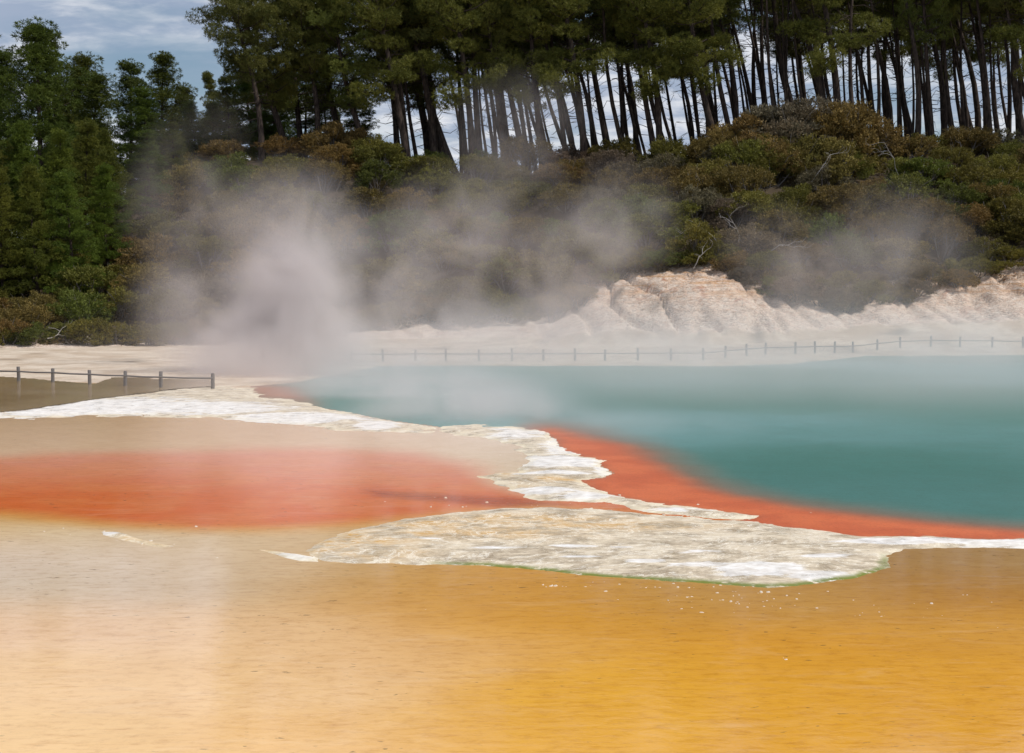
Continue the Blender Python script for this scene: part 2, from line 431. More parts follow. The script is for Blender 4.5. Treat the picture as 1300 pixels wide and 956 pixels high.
clipped_sheet('pool_water', POOL, 290, 2500, 428, 716, 3.5, 1.0, .006, pool_col,
              water_material('pool_water', .40, .005, .35, ripple_scale=1.6, grain=True), 6, 'steaming teal green hot pool with a rust red margin', 41)
def brown_col(S, Q, X, Y):
    k = sstep(fbm(X / 3, Y / 3, 4, 2), .35, .65)[..., None]
    return np.array(lin(156, 130, 94)) * (1 - k) + np.array(lin(172, 148, 112)) * k
clipped_sheet('pond_water', BROWN, -600, 300, 466, 545, 3.0, .6, .075, brown_col,
              water_material('pond_water', .05, .004, .5), 8, 'still brown pond behind the white crust and around the log fence', 43)


# ------------------------------------------------------------------ raised sinter crusts
def sinter_material():
    m, t, b = material('sinter')
    p = t.pos(); wh = t.attr('white'); oc = t.attr('ochre'); ed = t.attr('edge')
    n1 = t.noise(p, 1.3, 7, .62, .3); n2 = t.noise(t.scale(p, (.35, .8, 1)), 2.2, 7, .68, .8); n3 = t.noise(t.scale(p, (.6, 1, 1)), 5, 5, .7)
    c = t.mix(t.ramp(n1, .35, .65), lin(178, 158, 130), lin(216, 201, 178))
    c = t.mix(t.math('MULTIPLY', t.ramp(n3, .5, .66), .55), c, lin(142, 124, 96))
    c = t.mix(t.math('MULTIPLY', oc, .45), c, lin(214, 182, 132))
    # ochre veins
    vein = t.ramp(t.math('ABSOLUTE', t.math('SUBTRACT', n2, .5)), .05, .012)
    ocm = t.math('MULTIPLY', oc, t.math('ADD', t.math('MULTIPLY', vein, .7), t.ramp(n1, .42, .58, 0, .75)), clamp=True)
    c = t.mix(ocm, c, lin(200, 154, 84))
    # fine pale rims of the tiny terraces
    n4 = t.noise(t.scale(p, (.4, 1, 1)), 3.6, 6, .7, 1.2)
    rim = t.ramp(t.math('ABSOLUTE', t.math('SUBTRACT', n4, .5)), .040, .010)
    c = t.mix(t.math('MULTIPLY', rim, .4), c, lin(238, 224, 196))
    n5 = t.noise(t.scale(p, (.7, 1, 1)), .9, 9, .72, 1.6)
    rim2 = t.ramp(t.math('ABSOLUTE', t.math('SUBTRACT', n5, .52)), .016, .004)
    c = t.mix(t.math('MULTIPLY', rim2, .9), c, lin(246, 238, 222))
    dk = t.ramp(t.math('ABSOLUTE', t.math('SUBTRACT', n5, .44)), .02, .004)
    c = t.mix(t.math('MULTIPLY', dk, .35), c, lin(128, 108, 80))
    n7 = t.noise(t.scale(p, (.55, 1, 1)), .55, 7, .62, 2.6)
    band = t.ramp(t.math('ABSOLUTE', t.math('SUBTRACT', t.math('FRACT', t.math('MULTIPLY', n7, 9.0)), .5)), .10, .03)
    c = t.mix(t.math('MULTIPLY', band, .55), c, lin(232, 216, 188))
    n6 = t.noise(t.scale(p, (.45, 1, 1)), 1.5, 8, .72, .7)
    wm = t.ramp(t.math('ADD', t.math('MULTIPLY', wh, .5), t.math('MULTIPLY', n6, 1.1)), .78, .88)
    c = t.mix(wm, c, t.mix(t.ramp(n3, .35, .65), lin(247, 243, 238), lin(216, 208, 198)))
    c = t.mix(t.math('MULTIPLY', ed, t.ramp(n1, .3, .6)), c, lin(238, 226, 196))
    gr = t.attr('green')
    c = t.mix(t.math('MULTIPLY', gr, t.ramp(n3, .35, .5)), c, lin(116, 124, 44))
    t.l.new(c, b.inputs['Base Color'])
    t.l.new(t.ramp(n1, .35, .6, .22, .85), b.inputs['Roughness']); b.inputs['Specular IOR Level'].default_value = .4
    bp = t.new('ShaderNodeBump'); t.set(bp, 'Strength', .6); t.set(bp, 'Distance', .014)
    t.set(bp, 'Height', t.math('ADD', n4, t.math('MULTIPLY', n3, .7)))
    t.l.new(bp.outputs[0], b.inputs['Normal'])
    return m
SINTER = sinter_material()

def blobs(S, Q, lst):
    v = np.zeros(S.shape)
    for (a, b, sx, sy, w) in lst: v = np.maximum(v, w * np.exp(-(((S - a) / sx) ** 2 + ((Q - b) / sy) ** 2)))
    return v

def crust(name, poly, box, dpx, dpy, amp, top, white, ochre, label, seed, edge=1.0, green=0):
    S, Q, X, Y = sheet_grid(*box, dpx, dpy)
    wob = (fbm(X / 1.1, Y / 1.1, 6, seed, .6) - .5)
    sd = sdist(S, Q, poly).reshape(S.shape) + wob * amp
    mic = (fbm(X * 1.6, Y * 1.6, 4, seed + 5, .6) - .5); big = fbm(X / 2.2, Y / 2.2, 3, seed + 9) - .5
    z = np.clip(sd / 14, -1, 1) * .045 + sstep(sd, 8, 60) * top + mic * .022 * sstep(sd, 2, 30) + big * .06 * sstep(sd, 10, 50)
    z = np.maximum(z, -.04)
    V = np.stack([X, Y, z + .002], -1).reshape(-1, 3)
    F = grid_faces(*S.shape, keep=(sd > -9).ravel())
    ed = (1 - sstep(sd, 3, 16)) * edge
    g = (1 - sstep(sd, 2, 14)) * green * sstep(Q, 700, 712) * (1 - sstep(S, 1110, 1150)) * sstep(S, 520, 600) if green else np.zeros(S.shape)
    A = {'white': ('FLOAT', blobs(S, Q, white).ravel()), 'ochre': ('FLOAT', blobs(S, Q, ochre).ravel()),
         'edge': ('FLOAT', ed.ravel()), 'green': ('FLOAT', g.ravel())}
    V, F, A = compact(V, F, A)
    o = link(name, mesh_from(name, V, F, SINTER, True, A))
    return tag(o, label, 'ground', kind='structure')

crust('upper_sinter_ground', BAND, (-600, 640, 484, 566), 2.0, .5, 34, .06,
      [(-200, 535, 300, 12, 1.25), (60, 522, 90, 9, 1.25), (150, 517, 120, 12, 1.2), (260, 520, 120, 9, 1.15), (380, 532, 110, 8, 1.15), (480, 541, 40, 7, 1.0)], [],
      'white crust band between the brown pond and the pale orange flats', 101, .3)
crust('middle_sinter_ground', PENIN, (540, 985, 534, 668), 1.0, .5, 32, .05,
      [(705, 588, 60, 10, 1.15), (720, 568, 40, 14, 1.05), (660, 552, 50, 10, .9), (700, 603, 70, 3, 1.0), (690, 626, 55, 5, 1.15), (745, 632, 50, 6, 1.0), (770, 600, 20, 10, 1.0), (860, 648, 100, 5, .6)],
      [(625, 603, 50, 5, .8), (650, 622, 30, 4, .7), (705, 612, 45, 3.5, 1.0), (850, 648, 30, 3, .5)],
      'white crust tongue running out between the red bed and the pool', 111, .45)
crust('lower_sinter_ground', LOWER, (330, 1900, 636, 752), 1.5, .5, 30, .035,
      [(965, 727, 60, 8, 1.5), (1040, 733, 45, 5, 1.3), (1120, 691, 60, 4, 1.4), (1200, 689, 120, 4, 1.3), (1350, 692, 200, 6, .9), (1060, 735, 60, 8, .85), (890, 722, 60, 4, .9), (730, 698, 35, 1.8, 1.3), (790, 699, 22, 1.5, 1.2), (735, 712, 30, 2, 1.1), (820, 717, 30, 3, 1.1), (545, 689, 18, 1.2, 1.2),
       (630, 700, 50, 3, .5), (900, 706, 90, 4, .55), (1050, 710, 70, 5, .6), (700, 716, 150, 5, .35)],
      [(430, 690, 90, 14, 1), (540, 668, 90, 8, .9), (660, 664, 120, 8, .9), (760, 672, 130, 6, .8), (600, 682, 120, 8, .8), (480, 706, 60, 8, .6), (420, 676, 50, 7, 1.0)],
      'broad grey white sinter terrace with ochre veins and a green rim', 121, .2, green=1.0)
crust('small_sinter_ground', ISLE, (310, 420, 692, 718), .8, .35, 18, .03,
      [(380, 707, 30, 6, 1.2)], [(335, 699, 30, 4, 1.0)], 'small white crust islet left of the broad terrace', 131, .4)
crust('left_sinter_ground', ISLE2, (110, 240, 670, 700), .8, .35, 20, .015,
      [(140, 678, 14, 3, .9)], [(180, 688, 60, 8, .8)], 'line of low pale crust in the shallow water at left', 141, .2)

def lump_stuff(name, spots, mat, label, cat):
    """many little angular stones as one mesh"""
    V = []; F = []
    base = np.array([[-1, -1, 0], [1, -.8, 0], [.9, 1, 0], [-.8, .9, 0], [-.5, -.6, 1], [.6, -.4, .8], [.4, .6, 1.1], [-.6, .5, .7]])
    fc = np.array([[0, 1, 5, 4], [1, 2, 6, 5], [2, 3, 7, 6], [3, 0, 4, 7], [4, 5, 6, 7]])
    for i, (x, y, z, r, hh) in enumerate(spots):
        a = RNG.uniform(0, 6.28); v = base * np.array([r * RNG.uniform(.6, 1.3), r * RNG.uniform(.6, 1.3), hh]) + RNG.normal(0, r * .15, (8, 3))
        ca, sa = math.cos(a), math.sin(a)
        v = np.stack([v[:, 0] * ca - v[:, 1] * sa + x, v[:, 0] * sa + v[:, 1] * ca + y, v[:, 2] + z], -1)
        V.append(v); F.append(fc + 8 * i)
    o = link(name, mesh_from(name, np.concatenate(V), np.concatenate(F), mat))
    return tag(o, label, cat, kind='stuff')
def rubble():
    m, t, b = material('rubble'); c = t.mix(t.noise(t.pos(), 3, 3), lin(236, 228, 214), lin(190, 172, 146))
    t.l.new(c, b.inputs['Base Color']); b.inputs['Roughness'].default_value = .9
    sp = []
    def scatter(n, a, b_, sa, sb, r0, r1):
        for _ in range(n):
            x, y = ground_at(RNG.normal(a, sa), RNG.normal(b_, sb)); r = min(r1 * 1.6, r0 * math.exp(RNG.normal(.1, .6))) * y / 30
            sp.append((float(x), float(y), -.01, r, r * .7))
    scatter(110, 1000, 772, 110, 12, .012, .035); scatter(70, 1200, 782, 60, 14, .01, .03); scatter(40, 950, 762, 60, 6, .015, .04)
    scatter(90, 830, 745, 120, 3, .012, .03); scatter(60, 60, 673, 60, 3, .008, .03); scatter(60, 180, 687, 35, 3.5, .008, .03)
    scatter(50, 660, 638, 80, 4, .012, .03); scatter(50, 850, 655, 60, 2, .012, .035); scatter(2, 1000, 835, 6, 3, .03, .05); scatter(40, 500, 700, 300, 60, .008, .02)
    lump_stuff('sinter_gravel', sp, m, 'loose white crumbs of crust scattered in the shallow water', 'gravel')
rubble()


# ------------------------------------------------------------------ fences
def tube(V, F, pts, rad, n=7, cap=True, flat=0.0):
    """append a tapered tube along pts to lists"""
    base = sum(len(v) for v in V); rings = []
    pts = [Vector(p) for p in pts]
    for i, p in enumerate(pts):
        d = (pts[min(i + 1, len(pts) - 1)] - pts[max(i - 1, 0)]).normalized()
        u = d.orthogonal().normalized() if abs(d.z) > .9 else d.cross(Vector((0, 0, 1))).normalized()
        if abs(d.z) > .9: u = Vector((1, 0, 0)) - d * d.x; u.normalize()
        w = d.cross(u)
        rings.append([p + (u * math.cos(a) + w * math.sin(a)) * rad[i] for a in [2 * math.pi * k / n for k in range(n)]])
    vv = np.array([tuple(q) for r in rings for q in r]); ff = []
    for i in range(len(pts) - 1):
        for k in range(n):
            a = base + i * n + k; b = base + i * n + (k + 1) % n
            ff.append((a, b, b + n, a + n))
    if cap:
        e = len(vv); c = np.array([tuple(pts[-1])]); vv = np.concatenate([vv, c]); ce = base + e
        o_ = base + (len(pts) - 1) * n
        for k in range(n): ff.append((o_ + k, o_ + (k + 1) % n, ce, ce))
    V.append(vv); F.append(np.array(ff))

def to_mesh(name, V, F, mat, smooth=True):
    V = np.concatenate(V); F = np.concatenate(F)
    quads = F[F[:, 2] != F[:, 3]]; tris = F[F[:, 2] == F[:, 3]][:, :3]
    me = bpy.data.meshes.new(name)
    me.from_pydata(V.tolist(), [], quads.tolist() + tris.tolist())
    me.materials.append(mat)
    if smooth: me.polygons.foreach_set('use_smooth', np.ones(len(me.polygons), bool))
    me.update(); return me

def wood_material(name, a, b_):
    m, t, b = material(name)
    p = t.new('ShaderNodeTexCoord').outputs['Object']
    c = t.mix(t.noise(t.scale(p, (6, 6, 1.2)), 3, 5, .6), a, b_)
    t.l.new(c, b.inputs['Base Color']); b.inputs['Roughness'].default_value = .85
    return m
WOOD = wood_material('weathered_wood', (.09, .082, .08), (.20, .185, .175))
WOOD2 = wood_material('dark_wood', (.10, .09, .085), (.20, .185, .17))

def fence(pts, mat, r, h, rail_z, label):
    f = empty('log_fence', pts[0]); f0 = Vector(pts[0]); tag(f, label, 'fence')
    for (x, y, z) in pts:
        V, F = [], []
        tx, ty = RNG.uniform(-.03, .03, 2); hh = h * RNG.uniform(.94, 1.05)
        tube(V, F, [(0, 0, -.35), (tx * .4, ty * .4, hh * .5), (tx, ty, hh - .03), (tx, ty, hh)], [r * 1.02, r, r * .97, r * .8], 10)
        po = link('post', to_mesh('post', V, F, mat), f); po.location = Vector((x, y, z)) - f0
    for i in range(len(pts) - 1):
        a = Vector(pts[i]) - f0; b = Vector(pts[i + 1]) - f0
        a.z += rail_z; b.z += rail_z; mid = (a + b) / 2 + Vector((0, -r * .2, -.02))
        V, F = [], []
        off = Vector((0, -r * 1.2, 0)); e = (b - a).normalized() * r * .4
        tube(V, F, [a + off - e, mid + off, b + off + e], [r * .46, r * .44, r * .46], 8)
        link('rail', to_mesh('rail', V, F, mat), f)
    return f
LF = [(-150, 474.5), (-108, 477), (-64, 479.5), (-20, 482), (24, 484), (67, 485.5), (114, 488), (159, 490), (204, 492), (270, 493.5)]
pts = [(*map(float, ground_at(a, b, .05)), -.05) for a, b in LF]
fence(pts, WOOD, .10, .93, .66, 'grey log fence standing in the brown pond at left')
FF = [(404, 101), (446, 101), (486, 101), (527, 102), (566, 102), (608, 102), (650, 102), (690, 102), (730, 102), (768, 102), (810, 102), (852, 102), (893, 102), (921, 104), (948, 106),
      (972, 107), (1010, 108), (1035, 109), (1060, 110), (1083, 112), (1114, 114), (1143, 115), (1182, 115.5), (1219, 115.5), (1260, 115.5), (1299, 116), (1338, 116), (1376, 117), (1415, 118)]
pts = []
for a, D in FF:
    x = (a - 650) / FPX * D; pts.append((x, D, terrain_z(x, D) - .02))
fence(pts, WOOD2, .085, .90, .55, 'long dark log fence along the far shore of the teal pool')


# ------------------------------------------------------------------ vegetation
def leaf_material(name, a, b_, trans=.25, use_obj=True):
    m, t, b = material(name)
    oi = t.new('ShaderNodeObjectInfo')
    f = t.attr('tint')
    c = t.mix(f, a, b_)
    if use_obj: c = t.mix(1.0, c, oi.outputs['Color'], 'MULTIPLY')
    t.l.new(c, b.inputs['Base Color']); b.inputs['Roughness'].default_value = .65; b.inputs['Specular IOR Level'].default_value = .2
    tr = t.new('ShaderNodeBsdfTranslucent'); t.l.new(c, tr.inputs[0])
    mx = t.new('ShaderNodeMixShader'); mx.inputs[0].default_value = trans
    out = t.n['Material Output']
    t.l.new(b.outputs[0], mx.inputs[1]); t.l.new(tr.outputs[0], mx.inputs[2]); t.l.new(mx.outputs[0], out.inputs[0])
    return m
PINE_LEAF = leaf_material('pine_needles', (.062, .078, .018), (.20, .20, .045))
SHRUB_LEAF = leaf_material('shrub_leaves', (.9, .9, .75), (3.3, 3.1, 2.3), .25)
m, t, b = material('bark')
p = t.new('ShaderNodeTexCoord').outputs['Object']
bc = t.mix(t.ramp(t.noise(t.scale(p, (2.5, 2.5, .5)), 2.2, 6, .7), .35, .7), (.030, .024, .021), (.115, .085, .068))
t.l.new(bc, b.inputs['Base Color']); b.inputs['Roughness'].default_value = .95; b.inputs['Specular IOR Level'].default_value = .1
bp = t.new('ShaderNodeBump'); t.set(bp, 'Strength', .8); t.set(bp, 'Distance', .06)
t.set(bp, 'Height', t.noise(t.scale(p, (5, 5, .9)), 2.5, 4, .7)); t.l.new(bp.outputs[0], b.inputs['Normal'])
BARK = m
TWIG = wood_material('grey_twigs', (.10, .085, .075), (.20, .18, .16))
DEAD = wood_material('bleached_wood', (.26, .23, .21), (.45, .42, .38))

def blades(centres, dirs, length, width, tint, rng):
    """one thin leaf-shaped quad (kite) per centre"""
    n = len(centres)
    d = dirs / (np.linalg.norm(dirs, axis=1, keepdims=True) + 1e-9)
    r = rng.normal(size=(n, 3)); s = np.cross(d, r); s /= (np.linalg.norm(s, axis=1, keepdims=True) + 1e-9)
    L = (length * rng.uniform(.7, 1.3, n))[:, None]; W = (width * rng.uniform(.7, 1.3, n))[:, None]
    v = np.stack([centres, centres + d * L * .5 + s * W * .5, centres + d * L, centres + d * L * .5 - s * W * .5], 1)
    V = v.reshape(-1, 3); F = np.arange(n * 4).reshape(n, 4)
    return V, F, np.repeat(tint, 4)

def pine_variant(seed, H, crown0, spread, cone, lean, nwh, trunk_r, dead=0, cl_r=.85, tufts=26, per=9, limbs=()):
    """trunk mesh and crown mesh of a pine; crown0 = fraction of height where the live crown begins"""
    rng = np.random.default_rng(seed)
    axis = []
    bx, by = rng.uniform(-1.1, 1.1, 2)
    for k in range(9):
        f = k / 8
        axis.append((lean * H * (f ** 1.15) + bx * math.sin(f * 5) * .8, by * math.sin(f * 4.2) * .8, f * H * .98))
    rad = [trunk_r * (1 - .86 * (k / 8) ** .9) for k in range(9)]
    rad[0] *= 1.15
    V, F = [], []
    tube(V, F, [(axis[0][0], axis[0][1], -1.2)] + axis, [rad[0] * 1.15] + rad, 9)
    ax = np.array(axis)
    def at(f): return np.array([np.interp(f, np.linspace(0, 1, 9), ax[:, i]) for i in range(3)])
    CC = []; 
    for w in range(nwh):
        f = crown0 + (1 - crown0) * (w + rng.uniform(.1, .9)) / nwh
        base = at(f); g = (f - crown0) / (1 - crown0)
        prof = (math.sin(min(1, g * 1.15 + .12) * math.pi) ** .6 if not cone else (1 - g) ** .8 * .95 + .06)
        R_ = spread * max(.16, prof) * rng.uniform(.75, 1.15)
        nb = rng.integers(3, 6) if not cone else rng.integers(4, 7)
        a0 = rng.uniform(0, 6.28)
        for k in range(nb):
            a = a0 + k * 6.28 / nb + rng.normal(0, .35); r = R_ * rng.uniform(.6, 1.15)
            rise = (.25 if not cone else .12) * r + g * r * .5
            tip = base + np.array([math.cos(a) * r, math.sin(a) * r, rise])
            midp = base + np.array([math.cos(a) * r * .5, math.sin(a) * r * .5, rise * .3])
            br = max(.035, trunk_r * .22 * (1 - g * .6))
            tube(V, F, [base, midp, tip], [br, br * .7, br * .3], 5)
            ncl = max(2, int(r / 1.25))
            for c in range(ncl):
                s = 1 - c / ncl * .75
                pt = base + (tip - base) * s + rng.normal(0, .30 + .10 * r, 3) * np.array([1, 1, .5])
                CC.append((pt, cl_r * rng.uniform(.65, 1.25) * (.75 + .45 * min(1, r / 3.0))))
    for (f, a, r) in limbs:                      # single big leafy limbs below the crown
        base = at(f); tip = base + np.array([math.cos(a) * r, math.sin(a) * r, r * .18]); mp = (base + tip) / 2 + np.array([0, 0, .4])
        tube(V, F, [base, mp, tip], [.14, .10, .04], 6)
        for c in range(int(r * 2.2)):
            s = rng.uniform(.35, 1.1); CC.append((base + (tip - base) * s + rng.normal(0, .75, 3) * np.array([1, 1, .6]), cl_r * rng.uniform(.8, 1.2)))
    CC.append((at(1.0) + np.array([0, 0, .3]), cl_r * .9)); CC.append((at(.97), cl_r))
    for k in range(dead):
        f = rng.uniform(.12, crown0 + .12) if rng.random() < .4 else rng.uniform(crown0 * .6, crown0 + .1)
        base = at(f); a = rng.uniform(0, 6.28); r = rng.uniform(.4, 1.0) ** 2 * 3.8
        up = rng.uniform(-.45, .75)
        e = base + np.array([math.cos(a) * r, math.sin(a) * r, up * r])
        mid_ = (base + e) / 2 + rng.normal(0, .16 * r, 3)
        tube(V, F, [base, mid_, e], [.055, .035, .012], 4)
        for _ in range(rng.integers(0, 3)):
            if r > 1.2: tube(V, F, [mid_, mid_ + (e - mid_) * .6 + rng.normal(0, .45, 3)], [.022, .008], 3)
    cen, dr, tn = [], [], []
    for (c, r) in CC:
        n = int(tufts * (r / cl_r) ** 1.6)
        u = rng.normal(size=(n, 3)); u /= np.linalg.norm(u, axis=1, keepdims=True)
        q = c + u * (rng.uniform(.3, 1, n) ** .45)[:, None] * r * np.array([1, 1, .55])
        ct = rng.uniform(-.28, .28)
        for _ in range(per):
            cen.append(q); dr.append(u * .8 + rng.normal(size=(n, 3)) * .8 + np.array([0, 0, .5]))
            tn.append(np.clip(rng.uniform(.25, .75, n) + ct, 0, 1))
    cen = np.concatenate(cen); dr = np.concatenate(dr); tn = np.concatenate(tn)
    LV, LF, LT = blades(cen, dr, .36, .055, tn, rng)
    crown = mesh_from('pine_crown', LV, LF, PINE_LEAF, False, {'tint': ('FLOAT', LT)})
    return to_mesh('pine_trunk', V, F, BARK), crown

def make_tree(name, trunk, crown, cat):
    t_ = empty(name); t_['category'] = cat
    link('trunk', trunk, t_); link('crown', crown, t_)
    return t_

# tree types (each: list of prototypes)
P_LOW = [make_tree('pine_tree', *pine_variant(11 + i, 27, .22 + .05 * i, 4.6, False, [-.20, -.12, -.16][i], 15, .42, 14, 1.0, 60, 8), 'tree') for i in range(3)]
P_HIGH = [make_tree('pine_tree', *pine_variant(31 + i, 28, [.50, .56, .47, .60][i], 4.0, False, [-.18, -.26, -.13, -.21][i], 9, [.42, .36, .5, .33][i], 24, 1.0, 56, 8), 'tree') for i in range(4)]
P_BARE = [make_tree('pine_tree', *pine_variant(51 + i, 29, [.72, .78, .75, .70][i], 3.2, False, [-.12, -.20, -.15, -.06][i], 6, [.44, .36, .52, .30][i], 30, 1.0, 56, 8), 'tree') for i in range(4)]
P_LIMB = [make_tree('pine_tree', *pine_variant(91 + i, 28, .52, 4.0, False, -.14, 10, .46, 20, 1.0, 56, 8, limbs=[(.34, 3.4, 6.5), (.40, 2.9, 5.5), (.44, 3.9, 5), (.38, 5.4, 4.5), (.47, 0.3, 4), (.30, 4.4, 3.5)] if i == 0 else [(.30, 3.9, 4.5), (.37, 5.2, 4.5), (.42, 3.0, 4), (.45, .2, 3.5)]), 'tree') for i in range(2)]
P_CONE = [make_tree('conifer_tree', *pine_variant(71 + i, 24, [.10, .14, .08][i], [4.4, 4.0, 5.0][i], True, [.0, .02, -.02][i], 20, .36, 4, .95, 42, 8), 'tree') for i in range(3)]
USED = set()
def put(proto, x, y, s, rz, col, zoff=0.0, sxy=None, z=None):
    if proto.name not in USED: USED.add(proto.name); o = proto
    else: o = copy_tree(proto)
    o.location = (x, y, (terrain_z(x, y) if z is None else z) + zoff)
    o.rotation_euler = (0, 0, rz); k = sxy if sxy else s; o.scale = (k, k, s)
    if 'tree' in o.name: o.rotation_euler = (rng.uniform(-.05, .05), rng.uniform(-.10, .045) if x < 40 else rng.uniform(-.06, .06), rz)
    for ch in o.children: ch.color = (*col, 1)
    return o
def ordinal(n): return ['first', 'second', 'third', 'fourth', 'fifth', 'sixth', 'seventh', 'eighth', 'ninth', 'tenth', 'eleventh', 'twelfth', 'thirteenth',
                        'fourteenth', 'fifteenth', 'sixteenth', 'seventeenth', 'eighteenth', 'nineteenth', 'twentieth', 'twenty-first', 'twenty-second', 'twenty-third', 'twenty-fourth', 'twenty-fifth', 'twenty-sixth', 'twenty-seventh'][n]

trees = []
rng = random.Random(5)
def pine_row(px, D, kind, s, wide=1.0, tint=None):
    x = (px - 650) / FPX * D
    pr = {'low': P_LOW, 'high': P_HIGH, 'bare': P_BARE, 'cone': P_CONE, 'limb': P_LIMB[:1], 'limb2': P_LIMB[1:]}[kind]
    # the wind-leaned shapes keep facing the same way, with a little turn
    rz = rng.uniform(-.5, .5) if kind != 'cone' else rng.uniform(0, 6.28)
    k = rng.choice(pr)
    c = tint or (lambda v: (v * rng.uniform(.9, 1.1), v, v * rng.uniform(.8, 1.1)))(rng.uniform(.8, 1.15))
    o = put(k, x, D, s, rz, c, sxy=s * wide)
    trees.append((px, D, kind, o, s * wide)); return o

# the grove behind the ridge, from left to right (photo column of the trunk foot, distance, kind, size)
for px, D, k, s in [(335, 166, 'low', .95), (372, 172, 'low', 1.05), (405, 169, 'low', .98), (440, 174, 'low', 1.1), (470, 168, 'low', 1.0), (505, 178, 'low', 1.12), (520, 170, 'high', .95),
                    (545, 184, 'low', 1.05), (388, 186, 'low', 1.1), (458, 190, 'high', 1.05)]:
    pine_row(px, D, k, s)
px = 538
while px < 905:
    pine_row(px + rng.uniform(-4, 4), rng.uniform(168, 196), 'high' if rng.random() < .85 else 'bare', rng.uniform(.92, 1.14), rng.uniform(.5, 1.15)); px += rng.uniform(5.5, 12)
while px < 1345:
    pine_row(px + rng.uniform(-4, 4), rng.uniform(168, 192), 'bare' if rng.random() < .78 else 'high', rng.uniform(.95, 1.15), rng.uniform(.5, 1.2)); px += rng.uniform(5.5, 11)
for px, D, k, s in [(912, 166, 'limb', 1.0), (742, 167, 'limb2', 1.05), (690, 167, 'limb', 1.0), (600, 168, 'limb2', 1.02), (520, 166, 'limb2', 1.0), (836, 168, 'limb2', 1.02), (1062, 170, 'limb2', 1.2), (1310, 168, 'limb2', 1.15)]:
    pine_row(px, D, k, s, tint=(1.15, 1.1, .9))
px = 520
while px < 1340:      # a second, farther row that closes the tops
    pine_row(px + rng.uniform(-6, 6), rng.uniform(196, 214), rng.choice(['high', 'bare', 'high']), rng.uniform(1.05, 1.2), rng.uniform(.55, 1.1)); px += rng.uniform(30, 44) if px < 880 else rng.uniform(13, 21)
for px in (1360, 1385, 1410, 1440): pine_row(px, rng.uniform(170, 190), 'bare', 1.05)
# closed dark wall of leafy pines further back behind the grove, at top left of it
for px, D, s in [(300, 205, .62), (350, 210, .75)]: pine_row(px, D, 'low', s)
# conifers at the left
for px, D, ytop in [(60, 158, 22), (15, 172, 60), (-30, 165, 30), (-80, 160, 60), (105, 178, 66), (130, 170, 90), (85, 192, 40), (163, 188, 76), (208, 182, 64), (185, 165, 110), (296, 186, 96), (322, 196, 70), (352, 192, 84), (392, 198, 92), (418, 190, 108), (452, 196, 100), (275, 180, 130), (235, 190, 106), (248, 172, 128),
                    (30, 142, 150), (75, 140, 165), (112, 146, 150), (150, 150, 160), (185, 153, 165), (-5, 140, 130), (-50, 140, 160), (222, 163, 155), (50, 132, 205), (95, 133, 215), (8, 131, 215), (-40, 130, 220), (140, 140, 205), (262, 176, 150)]:
    x = (px - 650) / FPX * D; z0 = terrain_z(x, D); hgt = z_at(ytop, D) - z0
    g = (.66, .80, .55) if D > 150 else (.85, .95, .55)
    s = hgt / 24.4
    o = pine_row(px, D, 'cone', s, max(1.25, min(1.5, 1.0 / max(s, .3))) if D > 150 else 1.1, tuple(v * rng.uniform(.85, 1.1) for v in g))

def pine_labels():
    zones = [('lower left conifers', [t_ for t_ in trees if t_[2] == 'cone' and t_[1] <= 150]),
             ('skyline conifers at left', [t_ for t_ in trees if t_[2] == 'cone' and t_[1] > 150])]
    zones += [('leafy pines above the main steam plume', [t_ for t_ in trees if t_[2] != 'cone' and t_[0] < 530])]
    cuts = [(530, 640, 'ridge pines just right of the plume'), (640, 760, 'pines above the middle shore'), (760, 900, 'ridge pines left of the tall scrub mound'),
            (900, 1000, 'pines behind the left mound half'), (1000, 1100, 'pines behind the right mound half'),
            (1100, 1150, 'bare pines just right of the mound'), (1150, 1200, 'bare pines above the right slope'), (1200, 1270, 'bare pines near the right end'), (1270, 1900, 'bare pines at the right edge')]
    zones += [(nm, [t_ for t_ in trees if t_[2] != 'cone' and a <= t_[0] < b_]) for a, b_, nm in cuts]
    for nm, lst in zones:
        lst.sort(key=lambda q: q[0])
        for i, (px, D, kind, o, k) in enumerate(lst):
            w = 'stout' if k > 1.05 else ('slender' if k < .8 else 'dark')
            if kind == 'cone': w = 'bushy green'
            o['label'] = f'{w} {"conifer" if kind=="cone" else "pine"}, {ordinal(i)} from left of the {nm}'
            o['group'] = nm
pine_labels()

